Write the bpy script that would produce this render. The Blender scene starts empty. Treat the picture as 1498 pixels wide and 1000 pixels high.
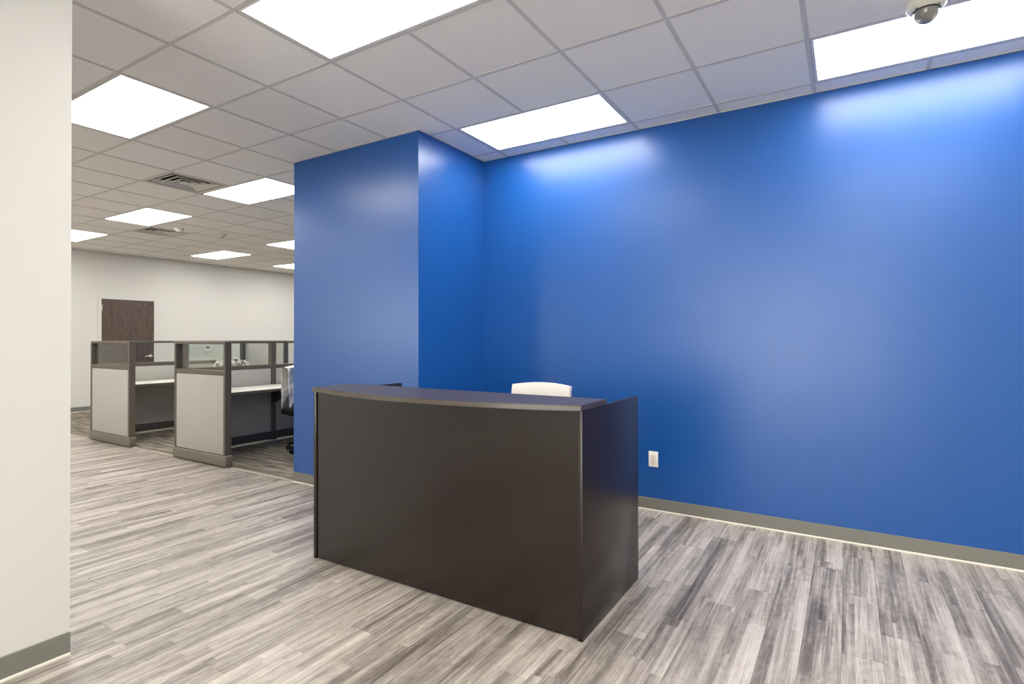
import bpy, bmesh, math, random
from mathutils import Vector, Matrix, noise as mnoise
random.seed(4)
scene = bpy.context.scene
C = scene.collection

# ------------------------------------------------------------------ camera
CAMZ = 1.336
F_PX, YAW, PITCH, ROLL, CY = 799.29, -0.5517, 0.0062, -0.0011, -9.65
def cam_basis():
    f = Vector((math.sin(YAW), math.cos(YAW), 0)); r = Vector((math.cos(YAW), -math.sin(YAW), 0)); u = Vector((0, 0, 1))
    f2 = f*math.cos(PITCH) + u*math.sin(PITCH); u2 = u*math.cos(PITCH) - f*math.sin(PITCH)
    return r*math.cos(ROLL) + u2*math.sin(ROLL), u2*math.cos(ROLL) - r*math.sin(ROLL), f2
CR, CU, CF = cam_basis()
cd = bpy.data.cameras.new('camera'); cam = bpy.data.objects.new('camera', cd); C.objects.link(cam)
m = Matrix((CR, CU, -CF)).transposed().to_4x4(); m.translation = Vector((0, 0, CAMZ)); cam.matrix_world = m
cd.sensor_width = 36; cd.lens = F_PX*36/1498; cd.shift_y = CY/1498; cd.clip_start = .02; cd.clip_end = 100
scene.camera = cam
def px(x, y, z):
    v = Vector((x, y, z-CAMZ)); d = v.dot(CF)
    if d < .05: return None
    return 749+F_PX*v.dot(CR)/d, 500+CY-F_PX*v.dot(CU)/d

# ------------------------------------------------------------------ world, light level, view
world = bpy.data.worlds.new('world'); scene.world = world; world.use_nodes = True
DAY, LAMP = 8.0, 11.5                                  # bright overcast outside the added windows; ceiling lamps
world.node_tree.nodes['Background'].inputs[0].default_value = (1, .985, .96, 1)
world.node_tree.nodes['Background'].inputs[1].default_value = DAY
scene.view_settings.view_transform = 'Standard'; scene.view_settings.look = 'None'
scene.view_settings.exposure = 0.42; scene.view_settings.gamma = 1; scene.view_settings.use_curve_mapping = False
scene.cycles.max_bounces = 12; scene.cycles.diffuse_bounces = 8; scene.cycles.glossy_bounces = 4
scene.cycles.transparent_max_bounces = 16
scene.cycles.caustics_reflective = False; scene.cycles.caustics_refractive = False

# ------------------------------------------------------------------ dimensions (metres)
T = .6096; GX, GY, CE = -.7963, 2.8137, 2.987        # ceiling grid pitch, origin and height
WB = 4.20                                            # blue back wall
PX0, PX1, PY = -4.425, -2.893, 3.29                  # blue projecting wall
LX, LY = -2.82, .997                                 # foreground wall: face and end
XF, XR, YN, YO = -12.0, 4.0, -4.0, 12.0              # far office wall, right wall, wall behind camera, office end
SEAM = 3.30                                          # vinyl / carpet

# ------------------------------------------------------------------ materials
def lin(c): return tuple(((v/255)/12.92 if v/255 <= .04045 else ((v/255+.055)/1.055)**2.4) for v in c)+(1,)
class N:
    def __init__(s, name):
        s.m = bpy.data.materials.new(name); s.m.use_nodes = True; s.t = s.m.node_tree; s.n = s.t.nodes
        s.b = s.n['Principled BSDF']; s.out = s.n['Material Output']
    def add(s, ty, **k):
        o = s.n.new(ty)
        for a, b in k.items(): setattr(o, a, b)
        return o
    def link(s, a, b): s.t.links.new(a, b)
    def put(s, sock, v):
        if isinstance(v, bpy.types.NodeSocket): s.link(v, sock)
        else: sock.default_value = v
    def math(s, op, a, b=0.0, c=0.0):
        o = s.add('ShaderNodeMath', operation=op)
        for i, v in enumerate((a, b, c)): s.put(o.inputs[i], v)
        return o.outputs[0]
    def xyz(s, v):
        o = s.add('ShaderNodeSeparateXYZ'); s.link(v, o.inputs[0]); return o.outputs
    def comb(s, x, y, z=0.0):
        o = s.add('ShaderNodeCombineXYZ')
        for i, v in enumerate((x, y, z)): s.put(o.inputs[i], v)
        return o.outputs[0]
    def noise(s, vec, scale, detail=2, rough=.5, dist=0):
        o = s.add('ShaderNodeTexNoise'); s.link(vec, o.inputs['Vector'])
        o.inputs['Scale'].default_value = scale; o.inputs['Detail'].default_value = detail
        o.inputs['Roughness'].default_value = rough; o.inputs['Distortion'].default_value = dist
        return o.outputs['Fac']
    def ramp(s, fac, stops):
        o = s.add('ShaderNodeValToRGB'); e = o.color_ramp.elements
        while len(e) < len(stops): e.new(.5)
        for i, (p, c) in enumerate(stops): e[i].position = p; e[i].color = lin(c) if isinstance(c, tuple) else (c, c, c, 1)
        s.link(fac, o.inputs[0]); return o.outputs[0]
    def mix(s, fac, a, b, ty='MIX'):
        o = s.add('ShaderNodeMix', data_type='RGBA', blend_type=ty)
        s.put(o.inputs[0], fac); s.put(o.inputs[6], a); s.put(o.inputs[7], b); return o.outputs[2]
    def bump(s, h, strength=.2, dist=.002):
        o = s.add('ShaderNodeBump'); o.inputs['Strength'].default_value = strength; o.inputs['Distance'].default_value = dist
        s.link(h, o.inputs['Height']); s.link(o.outputs[0], s.b.inputs['Normal'])
    def pos(s): return s.add('ShaderNodeNewGeometry').outputs['Position']
    def obj(s): return s.add('ShaderNodeTexCoord').outputs['Object']
    def rnd(s): return s.add('ShaderNodeObjectInfo').outputs['Random']
    def scale(s, v, sc):
        o = s.add('ShaderNodeVectorMath', operation='MULTIPLY'); s.link(v, o.inputs[0]); o.inputs[1].default_value = sc; return o.outputs[0]
    def set(s, col=None, rough=None, metal=None, spec=None):
        if col is not None: s.put(s.b.inputs['Base Color'], lin(col) if isinstance(col, tuple) and len(col) == 3 else col)
        if rough is not None: s.put(s.b.inputs['Roughness'], rough)
        if metal is not None: s.b.inputs['Metallic'].default_value = metal
        if spec is not None: s.b.inputs['Specular IOR Level'].default_value = spec
        return s

M = {}
def plain(name, col, rough=.5, metal=0, spec=.5, grain=0, gscale=300):
    a = N(name).set(col, rough, metal, spec)
    nz = a.noise(a.obj(), gscale, 2)
    c = lin(col)
    a.set(col=a.mix(nz, tuple(v*.95 for v in c[:3])+(1,), tuple(min(1, v*1.05) for v in c[:3])+(1,)))
    if grain: a.bump(nz, grain, .001)
    M[name] = a.m
    return a

def paint(name, col, rough, spec, streak):
    a = N(name); p = a.pos()
    v = a.noise(a.scale(p, (9, 9, .25)), 1, 3, .6)        # roller laps run down the wall
    f = a.noise(p, 420, 2)
    c = lin(col); q = .04 if streak else .008
    a.set(col=a.mix(v, tuple(x*(1-q) for x in c[:3])+(1,), tuple(min(1, x*(1+q)) for x in c[:3])+(1,)), spec=spec)
    a.set(rough=a.math('ADD', rough-streak/2, a.math('MULTIPLY', v, streak)))
    h = a.math('ADD', f, a.math('MULTIPLY', v, 3.0*streak/.1 if streak else 0))
    a.bump(h, .12, .0006)
    M[name] = a.m
paint('blue_paint', (21, 79, 149), .32, .56, .08)
paint('cream_paint', (207, 205, 199), .55, .3, .0)
plain('baseboard_rubber', (118, 116, 108), .45)
plain('seam_strip', (176, 168, 155), .5)
plain('offwhite_strip', (225, 220, 208), .5)

# vinyl planks: colour from the position of the board
PW, PL, P0, PA = .15, 1.22, -.03, .787
def plank_off(row): v = .77+row*PA; return v-math.floor(v)
a = N('vinyl_plank'); p = a.pos(); s = a.xyz(p)
u = a.math('DIVIDE', a.math('SUBTRACT', s[0], P0), PW); row = a.math('FLOOR', u)
off = a.math('FRACT', a.math('ADD', .77, a.math('MULTIPLY', row, PA)))
v = a.math('ADD', a.math('DIVIDE', s[1], PL), off); col = a.math('FLOOR', v)
wn = a.add('ShaderNodeTexWhiteNoise', noise_dimensions='2D'); a.link(a.comb(row, col), wn.inputs['Vector'])
idr = a.xyz(wn.outputs['Color'])
def stretched(sx, sy, seed, detail=3, dist=0, rough=.55):
    vv = a.comb(a.math('MULTIPLY', s[0], sx), a.math('ADD', a.math('MULTIPLY', s[1], sy), a.math('MULTIPLY', idr[0], 37.0)), a.math('MULTIPLY', idr[1], seed))
    return a.noise(vv, 1, detail, rough, dist)
# three printed strips to a board, each with its own staggered ends
sub = a.math('FLOOR', a.math('MULTIPLY', u, 3.0))
w1 = a.add('ShaderNodeTexWhiteNoise', noise_dimensions='2D'); a.link(a.comb(sub, 3.7), w1.inputs['Vector'])
sl = a.math('ADD', a.math('DIVIDE', s[1], .80), a.math('MULTIPLY', w1.outputs['Value'], 9.0))
w2 = a.add('ShaderNodeTexWhiteNoise', noise_dimensions='2D'); a.link(a.comb(sub, a.math('FLOOR', sl)), w2.inputs['Vector'])
st = a.xyz(w2.outputs['Color'])
def instrip(sx, sy, seed, detail=3, dist=0, rough=.55):
    vv = a.comb(a.math('MULTIPLY', s[0], sx), a.math('ADD', a.math('MULTIPLY', s[1], sy), a.math('MULTIPLY', st[0], 41.0)), a.math('ADD', a.math('MULTIPLY', st[1], seed), idr[1]))
    return a.noise(vv, 1, detail, rough, dist)
broad = stretched(13, 1.0, 23.0, 2, .6)
streak = instrip(48, 1.5, 31.0, 4, .5, .65)
fine = instrip(230, 4.0, 11.0, 3)
blot = instrip(16, 9.0, 47.0, 4, 1.5)
tone = a.math('ADD', a.math('ADD', a.math('MULTIPLY', broad, .55), a.math('MULTIPLY', streak, .74)),
              a.math('ADD', a.math('MULTIPLY', fine, .24), a.math('MULTIPLY', blot, .28)))
tone = a.math('ADD', tone, a.math('MULTIPLY', a.math('SUBTRACT', idr[2], .5), .13))
tone = a.math('ADD', tone, a.math('MULTIPLY', a.math('SUBTRACT', st[2], .5), .16))
tone = a.math('SUBTRACT', tone, .405)
colr = a.ramp(tone, [(.16, (76, 68, 62)), (.34, (112, 104, 97)), (.48, (148, 139, 131)), (.62, (176, 167, 158)), (.85, (206, 198, 190))])
a.set(col=colr, rough=.38, spec=.45)
a.bump(a.math('ADD', streak, fine), .12, .0008)
M['vinyl_plank'] = a.m
plain('joint_dark', (104, 96, 88), .8)

a = N('carpet'); p = a.pos(); s = a.xyz(p)
n1 = a.noise(a.scale(p, (2.2, 26, 1)), 1, 4, .6, .5); n2 = a.noise(a.scale(p, (60, 420, 1)), 1, 2); n3 = a.noise(p, 900, 1)
k = a.math('ADD', a.math('MULTIPLY', n1, .75), a.math('ADD', a.math('MULTIPLY', n2, .25), a.math('MULTIPLY', n3, .12)))
a.set(col=a.ramp(k, [(.36, (66, 61, 54)), (.52, (104, 97, 87)), (.66, (150, 142, 130))]), rough=.95, spec=.1)
a.bump(a.math('ADD', n3, n2), .6, .004); M['carpet'] = a.m

a = N('ceiling_board'); p = a.pos()
n1 = a.noise(p, 190, 3, .7); n2 = a.noise(p, 60, 2); r = a.rnd()
base = a.mix(r, lin((242, 239, 233)), lin((246, 243, 237)))
a.set(col=a.mix(a.ramp(n1, [(.33, 1.0), (.44, 0.0)]), base, lin((224, 220, 213))), rough=.9, spec=.1)
a.bump(a.math('ADD', n1, n2), .35, .002); M['ceiling_board'] = a.m
plain('grid_metal', (208, 204, 197), .5)
plain('plenum', (150, 146, 140), .9)
plain('fixture_white', (232, 230, 224), .4)
a = N('lamp_lens'); a.set((250, 250, 246), .5)
a.b.inputs['Emission Color'].default_value = (1.0, .975, .94, 1); a.b.inputs['Emission Strength'].default_value = LAMP; M['lamp_lens'] = a.m
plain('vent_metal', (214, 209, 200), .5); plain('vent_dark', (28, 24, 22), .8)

# desk laminate
a = N('espresso_laminate'); o = a.obj()
g = a.noise(a.scale(o, (55, 55, 1.6)), 1, 4, .6, .3); g2 = a.noise(a.scale(o, (240, 240, 6)), 1, 2)
a.set(col=a.ramp(a.math('ADD', a.math('MULTIPLY', g, .7), a.math('MULTIPLY', g2, .3)), [(.3, (26, 18, 15)), (.55, (33, 24, 20)), (.75, (41, 31, 26))]), rough=.26, spec=.48)
a.bump(g2, .06, .0005); M['espresso_laminate'] = a.m
a = N('espresso_top'); o = a.obj()
g = a.noise(a.scale(o, (1.6, 55, 55)), 1, 4, .6, .3)
a.set(col=a.ramp(g, [(.3, (54, 45, 42)), (.7, (70, 60, 56))]), rough=.33, spec=.5); M['espresso_top'] = a.m
plain('edge_band', (84, 76, 68), .25)

a = N('door_walnut'); o = a.obj(); s = a.xyz(o)
w = a.noise(a.scale(o, (1, 7, .9)), 1, 3, .5, 1.6); f = a.noise(a.scale(o, (1, 110, 4)), 1, 3)
rings = a.math('FRACT', a.math('MULTIPLY', w, 6.0))
a.set(col=a.ramp(a.math('ADD', a.math('MULTIPLY', rings, .55), a.math('MULTIPLY', f, .45)), [(.1, (60, 47, 39)), (.5, (80, 65, 54)), (.9, (96, 80, 68))]), rough=.45); M['door_walnut'] = a.m

plain('panel_frame', (88, 81, 71), .42); plain('panel_base', (106, 99, 88), .5)
def fabric(name, col):
    a = N(name); o = a.obj()
    n1 = a.noise(a.scale(o, (900, 900, 260)), 1, 2); n2 = a.noise(o, 6, 2); c = lin(col)
    a.set(col=a.mix(a.math('ADD', a.math('MULTIPLY', n1, .7), a.math('MULTIPLY', n2, .3)), tuple(x*.88 for x in c[:3])+(1,), tuple(min(1, x*1.1) for x in c[:3])+(1,)), rough=.9, spec=.15)
    a.bump(n1, .3, .001); M[name] = a.m
fabric('grey_fabric', (170, 168, 161)); fabric('charcoal_fabric', (62, 59, 55)); fabric('black_fabric', (24, 23, 23))
plain('worktop_laminate', (206, 203, 194), .4); plain('raceway_black', (74, 68, 61), .6)
plain('chrome', (214, 210, 203), .3, .5); plain('black_plastic', (22, 22, 23), .45)
plain('white_plastic', (236, 233, 226), .38); plain('ivory_plastic', (226, 216, 200), .4)
plain('cream_leather', (214, 207, 200), .5, grain=.2, gscale=220); plain('slot_dark', (60, 54, 48), .6)
plain('camera_shell', (222, 219, 207), .4); plain('steel', (150, 146, 140), .3, 1)
plain('screen_grey', (92, 92, 88), .3)

a = N('clear_glass')                                    # thin pane: clear, with a Fresnel reflection and a little tint
tr = a.add('ShaderNodeBsdfTransparent'); tr.inputs[0].default_value = (.93, .945, .93, 1)
gl = a.add('ShaderNodeBsdfGlossy'); gl.inputs['Roughness'].default_value = .02
lw = a.add('ShaderNodeLayerWeight'); lw.inputs[0].default_value = .5
fr = a.math('ADD', .04, a.math('MULTIPLY', a.math('POWER', lw.outputs['Facing'], 5.0), .6))
mx = a.add('ShaderNodeMixShader'); a.link(fr, mx.inputs[0]); a.link(tr.outputs[0], mx.inputs[1]); a.link(gl.outputs[0], mx.inputs[2])
a.link(mx.outputs[0], a.out.inputs[0]); M['clear_glass'] = a.m
a = N('smoked_dome'); a.set((170, 166, 156), .06)
a.b.inputs['Transmission Weight'].default_value = .55; a.b.inputs['Coat Weight'].default_value = .5; M['smoked_dome'] = a.m
a = N('plastic_film'); o = a.obj()
n = a.noise(o, 14, 4, .6, 1.0)
a.set(col=a.ramp(n, [(.35, (200, 198, 192)), (.6, (238, 237, 232))]), rough=.25, spec=.5); a.bump(n, .5, .01)
M['plastic_film'] = a.m
a = N('wrapped_bundle'); o = a.obj()
n = a.noise(a.scale(o, (1, 1, .35)), 16, 4, .65, 1.5)
a.set(col=a.ramp(n, [(.36, (70, 66, 60)), (.48, (150, 145, 137)), (.58, (232, 230, 222))]), rough=.3); a.bump(n, .5, .01)
M['wrapped_bundle'] = a.m

# ------------------------------------------------------------------ mesh helpers
class MB:
    def __init__(s): s.bm = bmesh.new()
    def box(s, x0, x1, y0, y1, z0, z1, bev=0, seg=1):
        r = bmesh.ops.create_cube(s.bm, size=1)
        for v in r['verts']:
            v.co = Vector((x0+(v.co.x+.5)*(x1-x0), y0+(v.co.y+.5)*(y1-y0), z0+(v.co.z+.5)*(z1-z0)))
        if bev:
            es = list({e for v in r['verts'] for e in v.link_edges})
            bmesh.ops.bevel(s.bm, geom=es, offset=bev, segments=seg, affect='EDGES', profile=.5)
        return s
    def lathe(s, prof, cx=0, cy=0, seg=24):                    # profile [(r, z)] about a vertical axis
        rings = []
        for r, z in prof:
            if r < 1e-6: rings.append([s.bm.verts.new((cx, cy, z))])
            else: rings.append([s.bm.verts.new((cx+r*math.cos(2*math.pi*k/seg), cy+r*math.sin(2*math.pi*k/seg), z)) for k in range(seg)])
        for A, B in zip(rings, rings[1:]):
            for k in range(seg):
                k2 = (k+1) % seg
                if len(A) == 1 and len(B) == 1: continue
                if len(A) == 1: s.bm.faces.new((A[0], B[k], B[k2]))
                elif len(B) == 1: s.bm.faces.new((A[k], A[k2], B[0]))
                else: s.bm.faces.new((A[k], A[k2], B[k2], B[k]))
        return s
    def tube(s, pts, r, seg=10):
        pts = [Vector(q) for q in pts]; rings = []
        for i, q in enumerate(pts):
            d = (pts[min(i+1, len(pts)-1)]-pts[max(i-1, 0)]).normalized()
            a = d.orthogonal().normalized() if i == 0 else (pa-d*pa.dot(d)).normalized()
            pa = a; b = d.cross(a); rr = r[i] if isinstance(r, (list, tuple)) else r
            rings.append([s.bm.verts.new(q+a*rr*math.cos(2*math.pi*k/seg)+b*rr*math.sin(2*math.pi*k/seg)) for k in range(seg)])
        for A, B in zip(rings, rings[1:]):
            for k in range(seg): s.bm.faces.new((A[k], A[(k+1) % seg], B[(k+1) % seg], B[k]))
        s.bm.faces.new(rings[0][::-1]); s.bm.faces.new(rings[-1]); return s
    def prism(s, poly, z0, z1, bev=0):                         # polygon in xy, extruded
        a = [s.bm.verts.new((x, y, z0)) for x, y in poly]; b = [s.bm.verts.new((x, y, z1)) for x, y in poly]
        n = len(poly); fs = [s.bm.faces.new(a[::-1]), s.bm.faces.new(b)]
        for k in range(n): fs.append(s.bm.faces.new((a[k], a[(k+1) % n], b[(k+1) % n], b[k])))
        if bev:
            es = list(set(fs[0].edges) | set(fs[1].edges)); bmesh.ops.bevel(s.bm, geom=es, offset=bev, segments=2, affect='EDGES')
        return s
    def shape(s, fn):
        for v in s.bm.verts: v.co = Vector(fn(*v.co))
        return s
    def build(s, name, mat, parent=None, loc=(0, 0, 0), smooth=False):
        bmesh.ops.recalc_face_normals(s.bm, faces=s.bm.faces[:])
        me = bpy.data.meshes.new(name); s.bm.to_mesh(me); s.bm.free()
        if smooth:
            me.polygons.foreach_set('use_smooth', [True]*len(me.polygons))
            try: me.set_sharp_from_angle(angle=math.radians(38))
            except Exception: pass
        me.materials.append(M[mat] if isinstance(mat, str) else mat)
        return link(name, me, parent, loc)
def link(name, data, parent=None, loc=(0, 0, 0)):
    o = bpy.data.objects.new(name, data); C.objects.link(o); o.location = loc
    if parent: o.parent = parent
    return o
def tag(o, label=None, cat=None, group=None, kind=None):
    if label: o['label'] = label
    if cat: o['category'] = cat
    if group: o['group'] = group
    if kind: o['kind'] = kind
    return o
def empty(name, loc, rz=0):
    o = link(name, None, None, loc); o.rotation_euler[2] = rz; o.empty_display_size = .1; return o
def box(name, b, mat, parent=None, bev=0, seg=1, loc=None):
    """box given in the parent's frame, its origin at the middle of its base unless loc is given"""
    c = ((b[0]+b[1])/2, (b[2]+b[3])/2, b[4]) if loc is None else loc
    return MB().box(b[0]-c[0], b[1]-c[0], b[2]-c[1], b[3]-c[1], b[4]-c[2], b[5]-c[2], bev, seg).build(name, mat, parent, c, smooth=seg > 1)

# ------------------------------------------------------------------ setting: walls
TOP = CE+.10
tag(box('wall_back', (PX1, XR, WB, WB+.15, 0, TOP), 'blue_paint'), 'long saturated blue painted wall behind the reception desk', kind='structure')
tag(box('wall_column', (PX0, PX1, PY, YO, 0, TOP), 'blue_paint'), 'blue painted wall block projecting beside the cubicles', kind='structure')
tag(box('wall_left', (LX-.15, LX, YN, LY, 0, TOP), 'cream_paint'), 'cream white wall end in the left foreground', kind='structure')
tag(box('wall_far', (XF-.15, XF, YN, YO, 0, TOP), 'cream_paint'), 'cream wall with the brown door at the far end of the office', kind='structure')
tag(box('wall_right', (XR, XR+.15, YN, WB+.15, 0, TOP), 'cream_paint'), 'cream wall at the right end of the reception', kind='structure')
W1, W2 = (-2.6, .6, .10, 2.65), (-11.6, -7.2, .85, 2.65)   # assumed windows, unseen, added in the wall opposite for frontal daylight
def fw(x0, x1, z0, z1): return (x0, x1, YN-.15, YN, z0, z1)
wf = MB()
for b in (fw(XF-.15, W2[0], 0, TOP), fw(W2[0], W2[1], 0, W2[2]), fw(W2[0], W2[1], W2[3], TOP), fw(W2[1], W1[0], 0, TOP),
          fw(W1[0], W1[1], 0, W1[2]), fw(W1[0], W1[1], W1[3], TOP), fw(W1[1], XR+.15, 0, TOP)): wf.box(*b)
tag(wf.build('wall_front', 'cream_paint'), 'cream wall with added daylight windows opposite the blue wall', kind='structure')
def window(name, W, n, label):
    r = empty(name, ((W[0]+W[1])/2, YN-.09, W[2])); tag(r, label, kind='structure')
    h = (W[1]-W[0])/2; H = W[3]-W[2]; st = 2*h/n
    for k in range(n+1):
        x = min(max(-h+k*st, -h+.025), h-.025); box('mullion', (x-.025, x+.025, -.05, .05, 0, H), 'steel', r)
    for z in (0, H-.05): box('window_rail', (-h, h, -.045, .045, z, z+.05), 'steel', r)
    for k in range(n): box('pane', (-h+k*st+.025, -h+(k+1)*st-.025, -.004, .004, .05, H-.05), 'clear_glass', r)
window('added_window_1', W1, 4, 'assumed tall glazing behind the camera, added for frontal daylight')
window('added_window_2', W2, 3, 'assumed wide window opposite the cubicles, added for the sheen on the blue wall block')
tag(box('wall_office', (XF-.15, PX0, YO, YO+.15, 0, TOP), 'cream_paint'), 'cream wall closing the office beyond the cubicles', kind='structure')

def baseboard(name, p0, p1, nrm, label):
    """rubber cove base along p0-p1 with an off-white strip at its foot; nrm points into the room"""
    r = empty(name, (p0[0], p0[1], 0)); tag(r, label, kind='structure')
    dx, dy = p1[0]-p0[0], p1[1]-p0[1]
    def strip(n, t, z0, z1, mat, bev):
        xs = sorted((0, dx)) if dx else sorted((0, nrm[0]*t)); ys = sorted((0, dy)) if dy else sorted((0, nrm[1]*t))
        MB().box(xs[0], xs[1], ys[0], ys[1], z0, z1, bev, 2).build(n, mat, r)
    strip('cove_strip', .008, .012, .098, 'baseboard_rubber', .002); strip('toe_strip', .014, 0, .0125, 'offwhite_strip', .003)  # taupe strip above, thin off-white strip along the bottom
baseboard('baseboard_back', (PX1, WB), (XR, WB), (0, -1), 'taupe rubber baseboard along the long blue wall')
baseboard('baseboard_column', (PX0, PY), (PX1, PY), (0, -1), 'taupe rubber baseboard on the front of the blue wall block')
baseboard('baseboard_return', (PX1, PY), (PX1, WB), (1, 0), 'taupe rubber baseboard on the side of the blue wall block')
baseboard('baseboard_left', (LX, YN), (LX, LY), (1, 0), 'grey rubber baseboard on the foreground cream wall')
baseboard('baseboard_far', (XF, YN), (XF, 4.66), (1, 0), 'taupe baseboard on the far office wall left of the door')
baseboard('baseboard_far', (XF, 5.68), (XF, YO), (1, 0), 'taupe baseboard on the far office wall right of the door')

# ------------------------------------------------------------------ floor: vinyl planks, carpet
floor = MB().box(XF, XR, YN, WB, -.06, -.006).build('floor', 'joint_dark'); tag(floor, 'floor of grey streaked wood-look vinyl planks', kind='structure')
carpet = MB().box(XF, PX0, SEAM, YO, -.005, .004).build('floor', 'carpet'); tag(carpet, 'dark grey streaked office carpet under the cubicles', kind='structure')
tag(box('trim_1', (XF, PX0, SEAM-.012, SEAM+.006, 0, .006), 'seam_strip', bev=.002), 'pale transition strip between vinyl planks and carpet', kind='structure')
def vis(x0, x1, y0, y1, z):
    """is any part of this patch in the photograph (frame, foreground wall and blue wall block considered)?"""
    for i in range(5):
        for j in range(5):
            x, y = x0+(x1-x0)*i/4, y0+(y1-y0)*j/4; q = px(x, y, z)
            if not q or not (-4 < q[0] < 1502 and -4 < q[1] < 1004): continue
            if x < LX and q[0] < 101: continue
            if y > PY and x < PX1 and q[0] > 426: continue
            return True
    return False
full_plank = None; rest = MB(); nplank = 0
r0, r1 = math.floor((XF-P0)/PW), math.ceil((XR-P0)/PW)
for row in range(r0, r1):
    x0, x1 = max(P0+row*PW, XF), min(P0+(row+1)*PW, XR); xm = (x0+x1)/2
    ymax = SEAM-.012 if xm < PX0 else (PY+.01 if xm < PX1 else WB); o_ = plank_off(row)
    c0 = math.floor(YN/PL+o_); c1 = math.ceil(ymax/PL+o_)
    for col in range(c0, c1):
        y0, y1 = max((col-o_)*PL, YN), min((col+1-o_)*PL, ymax)
        if y1-y0 < .01: continue
        g = .0004; w, l = (x1-x0)/2-g, (y1-y0)/2-g; cx, cy = (x0+x1)/2, (y0+y1)/2
        if vis(x0, x1, y0, y1, 0):
            whole = abs(x1-x0-PW) < 1e-4 and abs(y1-y0-PL) < 1e-4
            if whole and full_plank: link('plank', full_plank, floor, (cx, cy, 0))
            else:
                ob = MB().box(-w, w, -l, l, -.005, 0, .0007).build('plank', 'vinyl_plank', floor, (cx, cy, 0))
                if whole: full_plank = ob.data
            nplank += 1
        else: rest.box(cx-w, cx+w, cy-l, cy+l, -.005, 0)
tag(rest.build('plank_field', 'vinyl_plank', floor), kind='stuff')
print('planks', nplank)

# ------------------------------------------------------------------ ceiling: boards, grid, lights, diffusers
LIGHTS = {(-3, -2): 'large bright ceiling light panel nearest the camera at the top edge',
 (-3, 1): 'bright ceiling light panel over the corner of the blue walls',
 (1, 1): 'bright ceiling light panel above the right end of the blue wall beside the dome camera',
 (-7, -2): 'bright ceiling light panel beside the foreground cream wall',
 (-9, 1): 'bright ceiling light panel next to the air diffuser, cut by the blue wall edge',
 (-13, 1): 'bright ceiling light panel between the two square air diffusers',
 (-17, 1): 'small bright ceiling light panel by the far wall, cut by the foreground wall',
 (-17, 5): 'small bright ceiling light panel beyond the sprinkler near the far wall',
 (-13, 5): 'small bright ceiling light sliver at the blue wall edge, upper of two',
 (-17, 8): 'tiny bright ceiling light sliver at the blue wall edge, lowest and farthest',
 (-9, 5): 'ceiling light panel over the cubicles hidden behind the blue wall block',
 (-13, 8): 'ceiling light panel behind the blue wall block in the middle of the far row',
 (-9, 8): 'ceiling light panel behind the blue wall block at the near end of the far row',
 (-17, 11): 'ceiling light panel in the far office corner behind the blue wall block',
 (-13, 11): 'ceiling light panel at the middle of the office end wall',
 (-9, 11): 'ceiling light panel at the office end behind the blue wall block',
 (-11, -2): 'second ceiling light panel beyond the foreground cream wall', (-15, -2): 'third ceiling light panel beyond the foreground cream wall',
 (1, -2): 'ceiling light panel straight above the camera', (5, 1): 'ceiling light panel by the blue wall right of the frame',
 (5, -2): 'ceiling light panel right of the camera', 
 (1, -5): 'ceiling light panel behind the camera in the middle', (5, -5): 'ceiling light panel behind the camera on the right',
 (-11, -5): 'first ceiling light panel of the row behind the foreground wall',
 (-15, -5): 'second ceiling light panel of the row behind the foreground wall',
 (-3, -8): 'rearmost ceiling light panel on the left of the reception', (1, -8): 'rearmost ceiling light panel in the middle of the reception',
 (5, -8): 'rearmost ceiling light panel on the right of the reception'}
VENTS = {(-9, 0): 'square stepped ceiling air diffuser nearest the blue wall', (-14, 2): 'smaller square air diffuser farther along the office ceiling'}
taken = {(i+k, j) for (i, j) in LIGHTS for k in (0, 1)} | set(VENTS)
ceiling = MB().box(XF, XR, YN, YO, CE+.075, CE+.115).build('ceiling', 'plenum'); tag(ceiling, 'suspended ceiling of square speckled white boards in a metal grid', kind='structure')
full_tile = None; rest = MB(); ntile = 0
i0, i1 = math.floor((XF-GX)/T), math.ceil((XR-GX)/T); j0, j1 = math.floor((YN-GY)/T), math.ceil((YO-GY)/T)
for i in range(i0, i1):
    for j in range(j0, j1):
        if (i, j) in taken: continue
        x0, x1 = max(GX+i*T, XF), min(GX+(i+1)*T, XR); y0, y1 = max(GY+j*T, YN), min(GY+(j+1)*T, YO)
        if x0 >= PX0 and x1 <= PX1: y1 = min(y1, PY)
        if x1 > PX1: y1 = min(y1, WB)
        if x0 < PX0 and x1 > PX0 and y0 >= PY: x1 = PX0
        if x0 < PX1 and x1 > PX1 and y0 >= PY: x0 = PX1
        if x0 >= PX0 and x1 <= PX1 and y0 >= PY: continue
        if y1-y0 < .012 or x1-x0 < .012: continue
        g = .0015; w, l = (x1-x0)/2-g, (y1-y0)/2-g; cx, cy = (x0+x1)/2, (y0+y1)/2
        if vis(x0, x1, y0, y1, CE) and ntile < 300:
            whole = abs(x1-x0-T) < 1e-4 and abs(y1-y0-T) < 1e-4
            if whole and full_tile: link('ceiling_tile', full_tile, ceiling, (cx, cy, CE+.003))
            else:
                ob = MB().box(-w, w, -l, l, 0, .015, .0015).build('ceiling_tile', 'ceiling_board', ceiling, (cx, cy, CE+.003))
                if whole: full_tile = ob.data
            ntile += 1
        else: rest.box(cx-w, cx+w, cy-l, cy+l, CE+.003, CE+.018)
tag(rest.build('tile_field', 'ceiling_board', ceiling), kind='stuff')
print('tiles', ntile)
HB = .012
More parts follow.
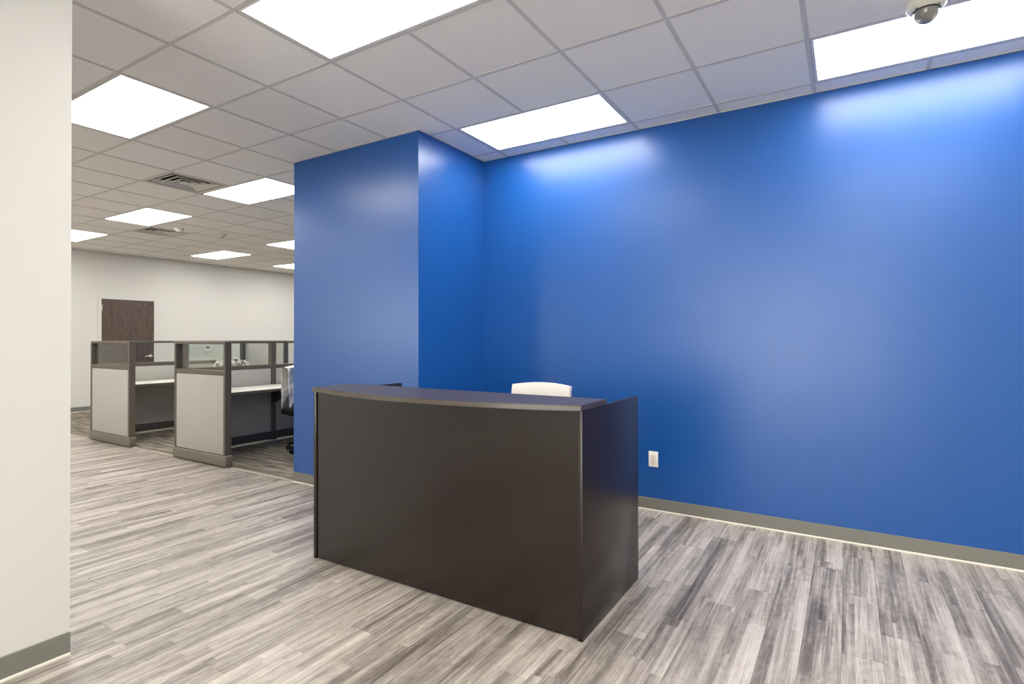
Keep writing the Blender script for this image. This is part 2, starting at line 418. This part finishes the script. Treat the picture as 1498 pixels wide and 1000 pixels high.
def tee(x0, x1, y0, y1, z):
    MB().box(x0, x1, y0, y1, z, CE+.0028, .0010).box((x0+x1)/2-.002 if x1-x0 < .1 else x0, (x0+x1)/2+.002 if x1-x0 < .1 else x1,
        (y0+y1)/2-.002 if y1-y0 < .1 else y0, (y0+y1)/2+.002 if y1-y0 < .1 else y1, CE+.004, CE+.04).build('grid_tee', 'grid_metal', ceiling)
for i in range(i0+1, i1):
    x = GX+i*T; ye = YO if x < PX0 else (PY if x < PX1 else WB); y = YN
    for j in sorted(jj for (ii, jj) in LIGHTS if ii+1 == i):
        if GY+j*T > y: tee(x-HB, x+HB, y, GY+j*T-HB, CE)
        y = GY+(j+1)*T+HB
    if ye > y+.02: tee(x-HB, x+HB, y, ye, CE)
for j in range(j0+1, j1):
    y = GY+j*T
    for xa, xb in ([(XF, XR)] if y < PY else ([(XF, PX0), (PX1, XR)] if y < WB else [(XF, PX0)])): tee(xa, xb, y-HB, y+HB, CE+.0004)
# wall angles
for n, b in enumerate([(PX1, XR, WB-.012, WB, CE, CE+.004), (PX0, PX1+.012, PY-.012, PY, CE, CE+.004), (PX1, PX1+.012, PY, WB, CE, CE+.004), (XF, XF+.02, YN, YO, CE, CE+.004)]):
    tag(box('trim_%d' % (n+2), b, 'grid_metal'), ['thin metal ceiling angle along the long blue wall', 'thin metal ceiling angle along the front of the blue wall block',
        'thin metal ceiling angle on the side of the blue wall block', 'thin metal ceiling angle along the far office wall'][n], kind='structure')

def rim(mb, X, Y, w, z0, z1, bev=0):
    mb.box(-X, X, -Y, -Y+w, z0, z1, bev).box(-X, X, Y-w, Y, z0, z1, bev).box(-X, -X+w, -Y+w, Y-w, z0, z1, bev).box(X-w, X, -Y+w, Y-w, z0, z1, bev); return mb
lp = {}
def ceiling_light(i, j, label):
    r = empty('ceiling_light', (GX+(i+1)*T, GY+(j+.5)*T, CE)); tag(r, label, 'ceiling light', 'rectangular ceiling light panels')
    X, Y = T-HB-.002, T/2-HB-.002
    if not lp:
        lp['frame'] = rim(MB(), X, Y, .016, .001, .012, .001).build('frame', 'fixture_white', r).data
        lp['housing'] = rim(MB().box(-X+.002, X-.002, -Y+.002, Y-.002, .055, .06), X-.002, Y-.002, .01, .012, .055).build('housing', 'fixture_white', r).data
        lp['diffuser'] = MB().box(-X+.015, X-.015, -Y+.015, Y-.015, .005, .009).build('diffuser', 'lamp_lens', r).data
    else:
        for k in ('frame', 'housing', 'diffuser'): link(k, lp[k], r)
for (i, j), lab in LIGHTS.items(): ceiling_light(i, j, lab)
for (i, j), lab in VENTS.items():
    r = empty('air_diffuser', (GX+(i+.5)*T, GY+(j+.5)*T, CE)); tag(r, lab, 'air vent', 'square ceiling air diffusers')
    h = T/2-HB-.002
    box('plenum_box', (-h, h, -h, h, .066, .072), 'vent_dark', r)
    rim(MB(), h, h, .026, .001, .006, .001).build('face_frame', 'vent_metal', r)
    sq = ((-1, -1), (1, -1), (1, 1), (-1, 1))
    for q in (.245, .180, .115):                                   # nested louvres: a flat lip, then a cone rising to the middle
        mb = MB(); R = [[mb.bm.verts.new((sx*a_, sy*a_, z)) for sx, sy in sq] for a_, z in ((q, .002), (q-.014, .0), (q-.044, .034), (q-.041, .037), (q-.012, .004), (q, .004))]
        for n_, (A, B) in enumerate(zip(R, R[1:]+R[:1])):
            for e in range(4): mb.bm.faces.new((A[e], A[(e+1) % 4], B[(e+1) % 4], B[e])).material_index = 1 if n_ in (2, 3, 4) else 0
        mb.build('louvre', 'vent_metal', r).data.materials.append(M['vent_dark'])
    box('center_plate', (-.05, .05, -.05, .05, .0, .004), 'vent_metal', r, .001)

# ------------------------------------------------------------------ reception desk
DX0, DX1, DY0, DY1 = -2.79, -1.0, 2.215, 2.965; PT = .025; SH = 1.0165
desk = empty('reception_desk', ((DX0+DX1)/2, (DY0+DY1)/2, 0)); tag(desk, 'dark espresso laminate reception desk with bowed counter in front of the blue wall', 'desk')
hx, hy = (DX1-DX0)/2, (DY1-DY0)/2
for sx in (-1, 1):
    box('side_panel', (hx-PT, hx, -hy, hy, 0, SH) if sx > 0 else (-hx, -hx+PT, -hy, hy, 0, SH), 'espresso_laminate', desk, .0025, 2)
box('front_panel', (-hx+PT+.001, hx-PT-.001, -hy+.008, -hy+.033, .004, SH-.001), 'espresso_laminate', desk, .0015)
def bow(y0, y1, depth, n=28):
    pts = []
    for k in range(n+1):
        t = k/n; pts.append((-hx+2*hx*t, y0-depth*(1-(2*t-1)**2)))
    return pts+[(hx, y1), (-hx, y1)]
top = MB().prism(bow(-hy-.012, 2.506-(DY0+DY1)/2, .15), SH+.0005, 1.0425, .003).build('counter_top', 'espresso_top', desk, smooth=True)
eb = MB()                                                         # edge band along the bow
pts = bow(-hy-.0125, 0, .15)[:29]
for k in range(28):
    (xa, ya), (xb, yb) = pts[k], pts[k+1]
    q = [eb.bm.verts.new(c) for c in ((xa, ya, SH+.0045), (xb, yb, SH+.0045), (xb, yb, 1.0385), (xa, ya, 1.0385))]; eb.bm.faces.new(q)
    q2 = [eb.bm.verts.new(c) for c in ((xa, ya+.001, SH+.0045), (xb, yb+.001, SH+.0045), (xb, yb+.001, 1.0385), (xa, ya+.001, 1.0385))]; eb.bm.faces.new(q2[::-1])
bmesh.ops.remove_doubles(eb.bm, verts=eb.bm.verts[:], dist=1e-5)
eb.build('edge_band', 'edge_band', top, smooth=True)
box('work_surface', (-hx+PT+.001, hx-PT-.001, -hy+.034, hy, .715, .74), 'espresso_top', desk, .002)
box('counter_support', (-hx+PT+.001, hx-PT-.001, 2.47-(DY0+DY1)/2, 2.488-(DY0+DY1)/2, .741, SH-.001), 'espresso_laminate', desk, .001)

# ------------------------------------------------------------------ task chairs
def task_chair(name, loc, rz, label, fab, shell, back_w, back_z0, back_z1, group=None):
    """faces local -y"""
    r = empty(name, loc, rz); tag(r, label, 'chair', group)
    st = MB().box(-.24, .24, -.25, .23, .43, .50, .03, 4).build('seat', fab, r, smooth=True)
    MB().box(-.17, .17, -.17, .17, .405, .432, .008, 2).build('seat_plate', 'black_plastic', r, smooth=True)
    mb = MB(); nx, nz = 14, 10; hw = back_w/2
    def P(i, k, side):
        x = -hw+back_w*i/nx; z = back_z0+(back_z1-back_z0)*k/nz
        e = (x/hw); zz = z
        if k == nz: zz -= .018*e*e
        y = .25-.035*e*e*1.0+.07*(z-back_z0)/(back_z1-back_z0)
        lim = .03 if (0 < i < nx and 0 < k < nz) else .018
        return (x, y+side*lim, zz)
    V = {}
    for sd in (-1, 1):
        for i in range(nx+1):
            for k in range(nz+1): V[sd, i, k] = mb.bm.verts.new(P(i, k, sd))
        for i in range(nx):
            for k in range(nz): mb.bm.faces.new((V[sd, i, k], V[sd, i+1, k], V[sd, i+1, k+1], V[sd, i, k+1]))
    for i in range(nx):
        for k in (0, nz): mb.bm.faces.new((V[-1, i, k], V[-1, i+1, k], V[1, i+1, k], V[1, i, k]))
    for k in range(nz):
        for i in (0, nx): mb.bm.faces.new((V[-1, i, k], V[-1, i, k+1], V[1, i, k+1], V[1, i, k]))
    mb.build('backrest', fab, r, smooth=True)
    MB().tube([(0, .10, .41), (0, .24, .42), (0, .30, .50), (0, .325, (back_z0+back_z1)/2)], .02, 8).build('back_bar', shell, r, smooth=True)
    MB().lathe([(.028, .09), (.028, .28), (.02, .28), (.02, .406)], seg=16).build('gas_lift', 'black_plastic', r, smooth=True)
    bs = MB().lathe([(.05, .06), (.05, .10), (.03, .115)], seg=16)
    for k in range(5):
        an = 2*math.pi*k/5+.3; c, s_ = math.cos(an), math.sin(an)
        bs.tube([(c*.03, s_*.03, .095), (c*.16, s_*.16, .085), (c*.27, s_*.27, .07)], [.024, .02, .014], 8)
    b = bs.build('star_base', shell, r, smooth=True)
    for k in range(5):
        an = 2*math.pi*k/5+.3; c, s_ = math.cos(an), math.sin(an)
        w = MB()
        for d in (-.016, .016): w.tube([(c*.26-s_*(d-.008), s_*.26+c*(d-.008), .0265), (c*.26-s_*(d+.008), s_*.26+c*(d+.008), .0265)], .026, 14)
        w.tube([(c*.26, s_*.26, .03), (c*.26, s_*.26, .07)], .007, 6)
        w.build('caster', 'black_plastic', b, smooth=True)
    return r
task_chair('office_chair', (-1.89, 3.19, 0), 0, 'cream white office chair with arched back behind the reception desk', 'cream_leather', 'white_plastic', .47, .58, 1.018)

# ------------------------------------------------------------------ outlet and ceiling devices near the desk
r = empty('wall_outlet', (-1.294, WB, .40)); tag(r, 'white electrical outlet low on the blue wall beside the desk', 'outlet')
MB().box(-.037, .037, -.006, 0, -.06, .06, .002, 2).build('cover_plate', 'white_plastic', r, smooth=True)
rc = MB().box(-.0175, .0175, -.009, -.005, -.034, .034, .001).build('receptacle', 'ivory_plastic', r)
for zz in (.017, -.017):
    for xx_ in (-.006, .006): MB().box(xx_-.001, xx_+.001, -.0095, -.0085, zz-.004, zz+.006).build('slot', 'slot_dark', rc)
    MB().tube([(0, -.0095, zz-.009), (0, -.0085, zz-.009)], .0024, 8).build('ground_hole', 'slot_dark', rc)
for zz in (.048, -.048): MB().tube([(0, -.0068, zz), (0, -.005, zz)], .003, 10).build('screw', 'white_plastic', r)

r = empty('dome_camera', (GX+1.85*T, GY+.85*T, CE)); tag(r, 'small dome security camera on the ceiling in front of the right light panel', 'camera')
MB().lathe([(0, .001), (.075, .001), (.082, -.008), (.082, -.030), (.070, -.044), (.056, -.050), (0, -.050)], seg=40).build('mount_ring', 'camera_shell', r, smooth=True)
d = MB().lathe([(.055*math.cos(t*math.pi/20), -.049-.062*math.sin(t*math.pi/20)) for t in range(11)], seg=36).build('dome', 'smoked_dome', r, smooth=True)
MB().lathe([(.0575, -.0495), (.0575, -.054), (.052, -.054), (.052, -.0495)], seg=36).build('seal_ring', 'black_plastic', r, smooth=True)
MB().lathe([(0, -.052), (.03, -.052), (.03, -.07), (.018, -.085), (0, -.085)], seg=20).build('lens_module', 'steel', d, smooth=True)
for an in (.6, 2.2, 4.0, 5.5): MB().lathe([(0, -.052), (.004, -.052), (.004, -.048)], .066*math.cos(an), .066*math.sin(an), 8).build('screw', 'steel', r)

r = empty('sprinkler', (GX-12.5*T, GY+3.5*T, CE)); tag(r, 'pendent fire sprinkler head on the office ceiling', 'sprinkler')
MB().lathe([(0, .005), (.065, .0), (.058, -.014), (.026, -.03), (0, -.03)], seg=24).build('escutcheon', 'vent_metal', r, smooth=True)
MB().lathe([(.012, -.028), (.012, -.036), (.014, -.04), (.007, -.05), (.007, -.056)], seg=12).build('body', 'steel', r, smooth=True)
MB().lathe([(0, -.054), (.022, -.055), (.022, -.058), (0, -.058)], seg=16).build('deflector', 'steel', r, smooth=True)
r = empty('smoke_detector', (GX-12.65*T, GY+2.5*T, CE)); tag(r, 'round white smoke detector beside the farther air diffuser', 'smoke detector')
MB().lathe([(0, .005), (.07, .005), (.07, -.012), (0, -.012)], seg=28).build('base', 'white_plastic', r, smooth=True)
MB().lathe([(.062, -.012), (.058, -.03), (.04, -.045), (0, -.048)], seg=28).build('cap', 'white_plastic', r, smooth=True)

# ------------------------------------------------------------------ far wall: door, thermostat
d0, d1, dz = 4.715, 5.63, 2.10
dr = empty('door_1', (XF, (d0+d1)/2, 0)); tag(dr, 'dark walnut veneer door in a cream frame on the far wall', kind='structure')
hw = (d1-d0)/2
MB().box(.001, .014, -hw+.003, hw-.003, .008, dz-.003, .002).build('door_leaf', 'door_walnut', dr)
fr = MB().box(0, .018, -hw-.05, -hw, 0, dz+.05, .003).box(0, .018, hw, hw+.05, 0, dz+.05, .003).box(0, .018, -hw, hw, dz, dz+.05, .003).build('door_frame', 'cream_paint', dr)
for zz in (.25, 1.05, 1.88): MB().tube([(.018, -hw+.001, zz), (.018, -hw+.001, zz+.11)], .011, 8).build('hinge', 'chrome', dr, smooth=True)
hd = MB().tube([(.013, hw-.07, 1.0), (.028, hw-.07, 1.0)], .034, 20).tube([(.02, hw-.07, 1.0), (.075, hw-.07, 1.0)], .011, 10).build('door_handle', 'chrome', dr, smooth=True)
MB().tube([(.07, hw-.06, 1.0), (.075, hw-.09, 1.0), (.075, hw-.19, .995)], [.013, .012, .009], 10).build('lever', 'chrome', hd, smooth=True)
r = empty('thermostat', (XF, 6.72, 1.10)); tag(r, 'small white thermostat with grey display on the far wall seen through cubicle glass', 'thermostat')
MB().box(0, .02, -.06, .06, -.045, .09, .006, 2).build('case', 'white_plastic', r, smooth=True)
MB().box(.019, .023, -.04, .04, .03, .08, .001).build('display', 'screen_grey', r)

# ------------------------------------------------------------------ cubicles
PH, SILL0, SILL1, BH, PTH = 1.312, .955, 1.005, .125, .07
def cub_panel(loc, rz, length, label, glass=True, lower=None, base_over=.012, split=None, endcap=True):
    """divider panel; local x runs along its length from 0, local y is its thickness"""
    r = empty('cubicle_panel', loc, rz); tag(r, label, 'cubicle panel', 'cubicle divider panels')
    t = PTH/2; pw = .035
    for x in (0, length-pw): box('post', (x, x+pw, -t, t, .02, PH-.03), 'panel_frame', r, .003)
    box('top_rail', (0, length, -t, t, PH-.03, PH), 'panel_frame', r, .004)
    zt = PH-.031
    if glass:
        box('middle_rail', (pw, length-pw, -t+.004, t-.004, SILL0, SILL1), 'panel_frame', r, .004)
        g = box('glass_pane', (pw-.004, length-pw+.004, -.003, .003, SILL1-.004, PH-.026), 'clear_glass', r)
        zt = SILL0-.002
    if split:
        box('fabric_tile', (pw+.002, length-pw-.002, -t+.005, t-.005, split, zt), 'grey_fabric', r, .004, 2)
        box('fabric_tile', (pw+.002, length-pw-.002, -t+.005, t-.005, BH+.004, split-.004), 'grey_fabric', r, .004, 2)
    else:
        box('fabric_tile', (pw+.002, length-pw-.002, -t+.005, t-.005, BH+.004, zt), 'grey_fabric', r, .004, 2)
    if endcap: MB().box(-base_over, length+.03, -t-base_over, t, .012, BH, .012, 3).build('base_cover', 'panel_base', r, smooth=True)
    else: MB().box(0, length, -t-.004, t+.004, .03, BH, .004, 2).build('raceway', 'raceway_black', r, smooth=True)
    for x in (.06, length-.06): MB().lathe([(0, .0045), (.022, .0045), (.022, .009), (.008, .012), (.008, .034)], x, 0, 12).build('leveling_foot', 'steel' if not endcap else 'black_plastic', r, smooth=True)
    if not endcap: MB().box(.0, length, -t-.010, -t-.006, .0045, .013).build('lit_edge_strip', 'offwhite_strip', r)  # off-white strip stands in for light caught along the raceway's bottom edge
    return r
Q = math.pi/2
S1, S2 = -8.585, -6.465; YP = 3.30                                # spine centre lines, end panel line
A0, A1, B1 = YP+PTH/2+.002, 4.475, 5.40
cub_panel((S1-PTH/2, YP, 0), 0, 1.07, 'glass-topped grey cubicle end panel farther left, in front of the door')
cub_panel((S2-PTH/2, YP, 0), 0, 1.00, 'glass-topped grey cubicle end panel nearest the blue wall')
cub_panel((S1, A0, 0), Q, A1-A0, 'long glass-topped divider behind the farther worktop, section nearest the aisle', lower='d', split=.70, endcap=False)
cub_panel((S1, A1+.002, 0), Q, B1-A1, 'glass-topped divider behind the farther worktop, second section from the aisle', split=.70, endcap=False)
cub_panel((S2, A0, 0), Q, A1-A0, 'long glass-topped divider behind the nearer worktop, section nearest the aisle', split=.70, endcap=False)
cub_panel((S2, A1+.002, 0), Q, B1-A1, 'glass-topped divider behind the nearer worktop, second section cut by the blue wall', split=.70, endcap=False)
cub_panel((S1-PTH/2, B1+PTH/2+.022, 0), 0, 1.10, 'solid grey fabric cubicle panel seen through the glass at the back', glass=False)
def worktop(xs, y0, y1, label):
    x0 = xs+PTH/2+.004; r = empty('worktop', (x0, y0, 0)); tag(r, label, 'worktop', 'cubicle worktops')
    L = y1-y0; D = .60
    MB().box(0, D, 0, L, .715, .745, .004, 2).build('surface', 'worktop_laminate', r, smooth=True)
    MB().box(D-.001, D+.002, .002, L-.002, .717, .743, .001).build('edge_strip', 'panel_frame', r)
    for y in (.02, A1-y0-.02, L-.05):
        mb = MB(); p_ = [(0, .714), (.42, .714), (.42, .69), (.02, .50), (0, .50)]
        a_ = [mb.bm.verts.new((x, y, z)) for x, z in p_]; b_ = [mb.bm.verts.new((x, y+.025, z)) for x, z in p_]
        mb.bm.faces.new(a_); mb.bm.faces.new(b_[::-1])
        for k in range(5): mb.bm.faces.new((a_[k], b_[k], b_[(k+1) % 5], a_[(k+1) % 5]))
        mb.build('bracket', 'raceway_black', r)
worktop(S1, A0, B1, 'pale laminate worktop in the farther cubicle')
worktop(S2, A0, B1, 'pale laminate worktop in the nearer cubicle')

# plastic-wrapped bundle on the farther worktop
mb = MB(); bmesh.ops.create_icosphere(mb.bm, subdivisions=4, radius=1)
def lump(x, y, z):
    n = mnoise.noise(Vector((x*2.3, y*2.3, z*2.3+5)))*.16+abs(mnoise.noise(Vector((x*6, y*7, z*3+1))))*.16
    k = 1-.12+n; z2 = max(z, -.75)
    return (x*.17*k, y*.33*k, (z2+.75)*.185*k)
mb.shape(lump).build('wrapped_bundle', 'wrapped_bundle', None, (-8.2, 4.98, .7455), smooth=True)
tag(bpy.data.objects['wrapped_bundle'], 'crumpled plastic-wrapped bundle lying on the worktop behind the cubicle glass', 'bundle')

# black chair with a plastic cover, cut by the blue wall
CHX, CHY, CHR = -5.52, 4.32, -1.75
task_chair('office_chair', (CHX, CHY, .004), CHR, 'black office chair under white plastic film, cut by the edge of the blue wall', 'black_fabric', 'black_plastic', .46, .56, 1.03)
pc = empty('plastic_cover', (CHX, CHY, .6), CHR); tag(pc, 'crumpled white plastic film draped over the black office chair', 'plastic film')
mb = MB(); nx, nv = 30, 36; G = {}
for i in range(nx+1):
    for k in range(nv+1):
        x = -.29+.74*i/nx; t = k/nv                                # front hem, over the top, down the back
        e = max(-1, min(1, x/.29)); slack = max(0, x-.22)
        drop_f = .30+.14*math.sin(x*13+1)+.10*e; drop_b = .34+.10*math.sin(x*17)
        if t < .45: z = 1.075-(1-t/.45)*drop_f; y = .235-.045*(1-t/.45)+.02
        elif t > .55: z = 1.075-((t-.55)/.45)*drop_b; y = .395-.01
        else: q = (t-.45)/.1; y = .255+.13*q; z = 1.075+.012*math.sin(q*math.pi)
        w = mnoise.noise(Vector((x*11, t*9, 3)))*.022+mnoise.noise(Vector((x*27, t*20, 8)))*.008
        z2 = z-.03*e*e+w*.5-slack*.12
        G[i, k] = mb.bm.verts.new((x*(1-.12*abs(t-.5)), y-.03*e*e+w+(-.012 if t < .45 else .012), z2-.6))
for i in range(nx):
    for k in range(nv): mb.bm.faces.new((G[i, k], G[i+1, k], G[i+1, k+1], G[i, k+1]))
film = mb.build('film', 'plastic_film', pc, smooth=True)
sm = film.modifiers.new('thickness', 'SOLIDIFY'); sm.thickness = .0015
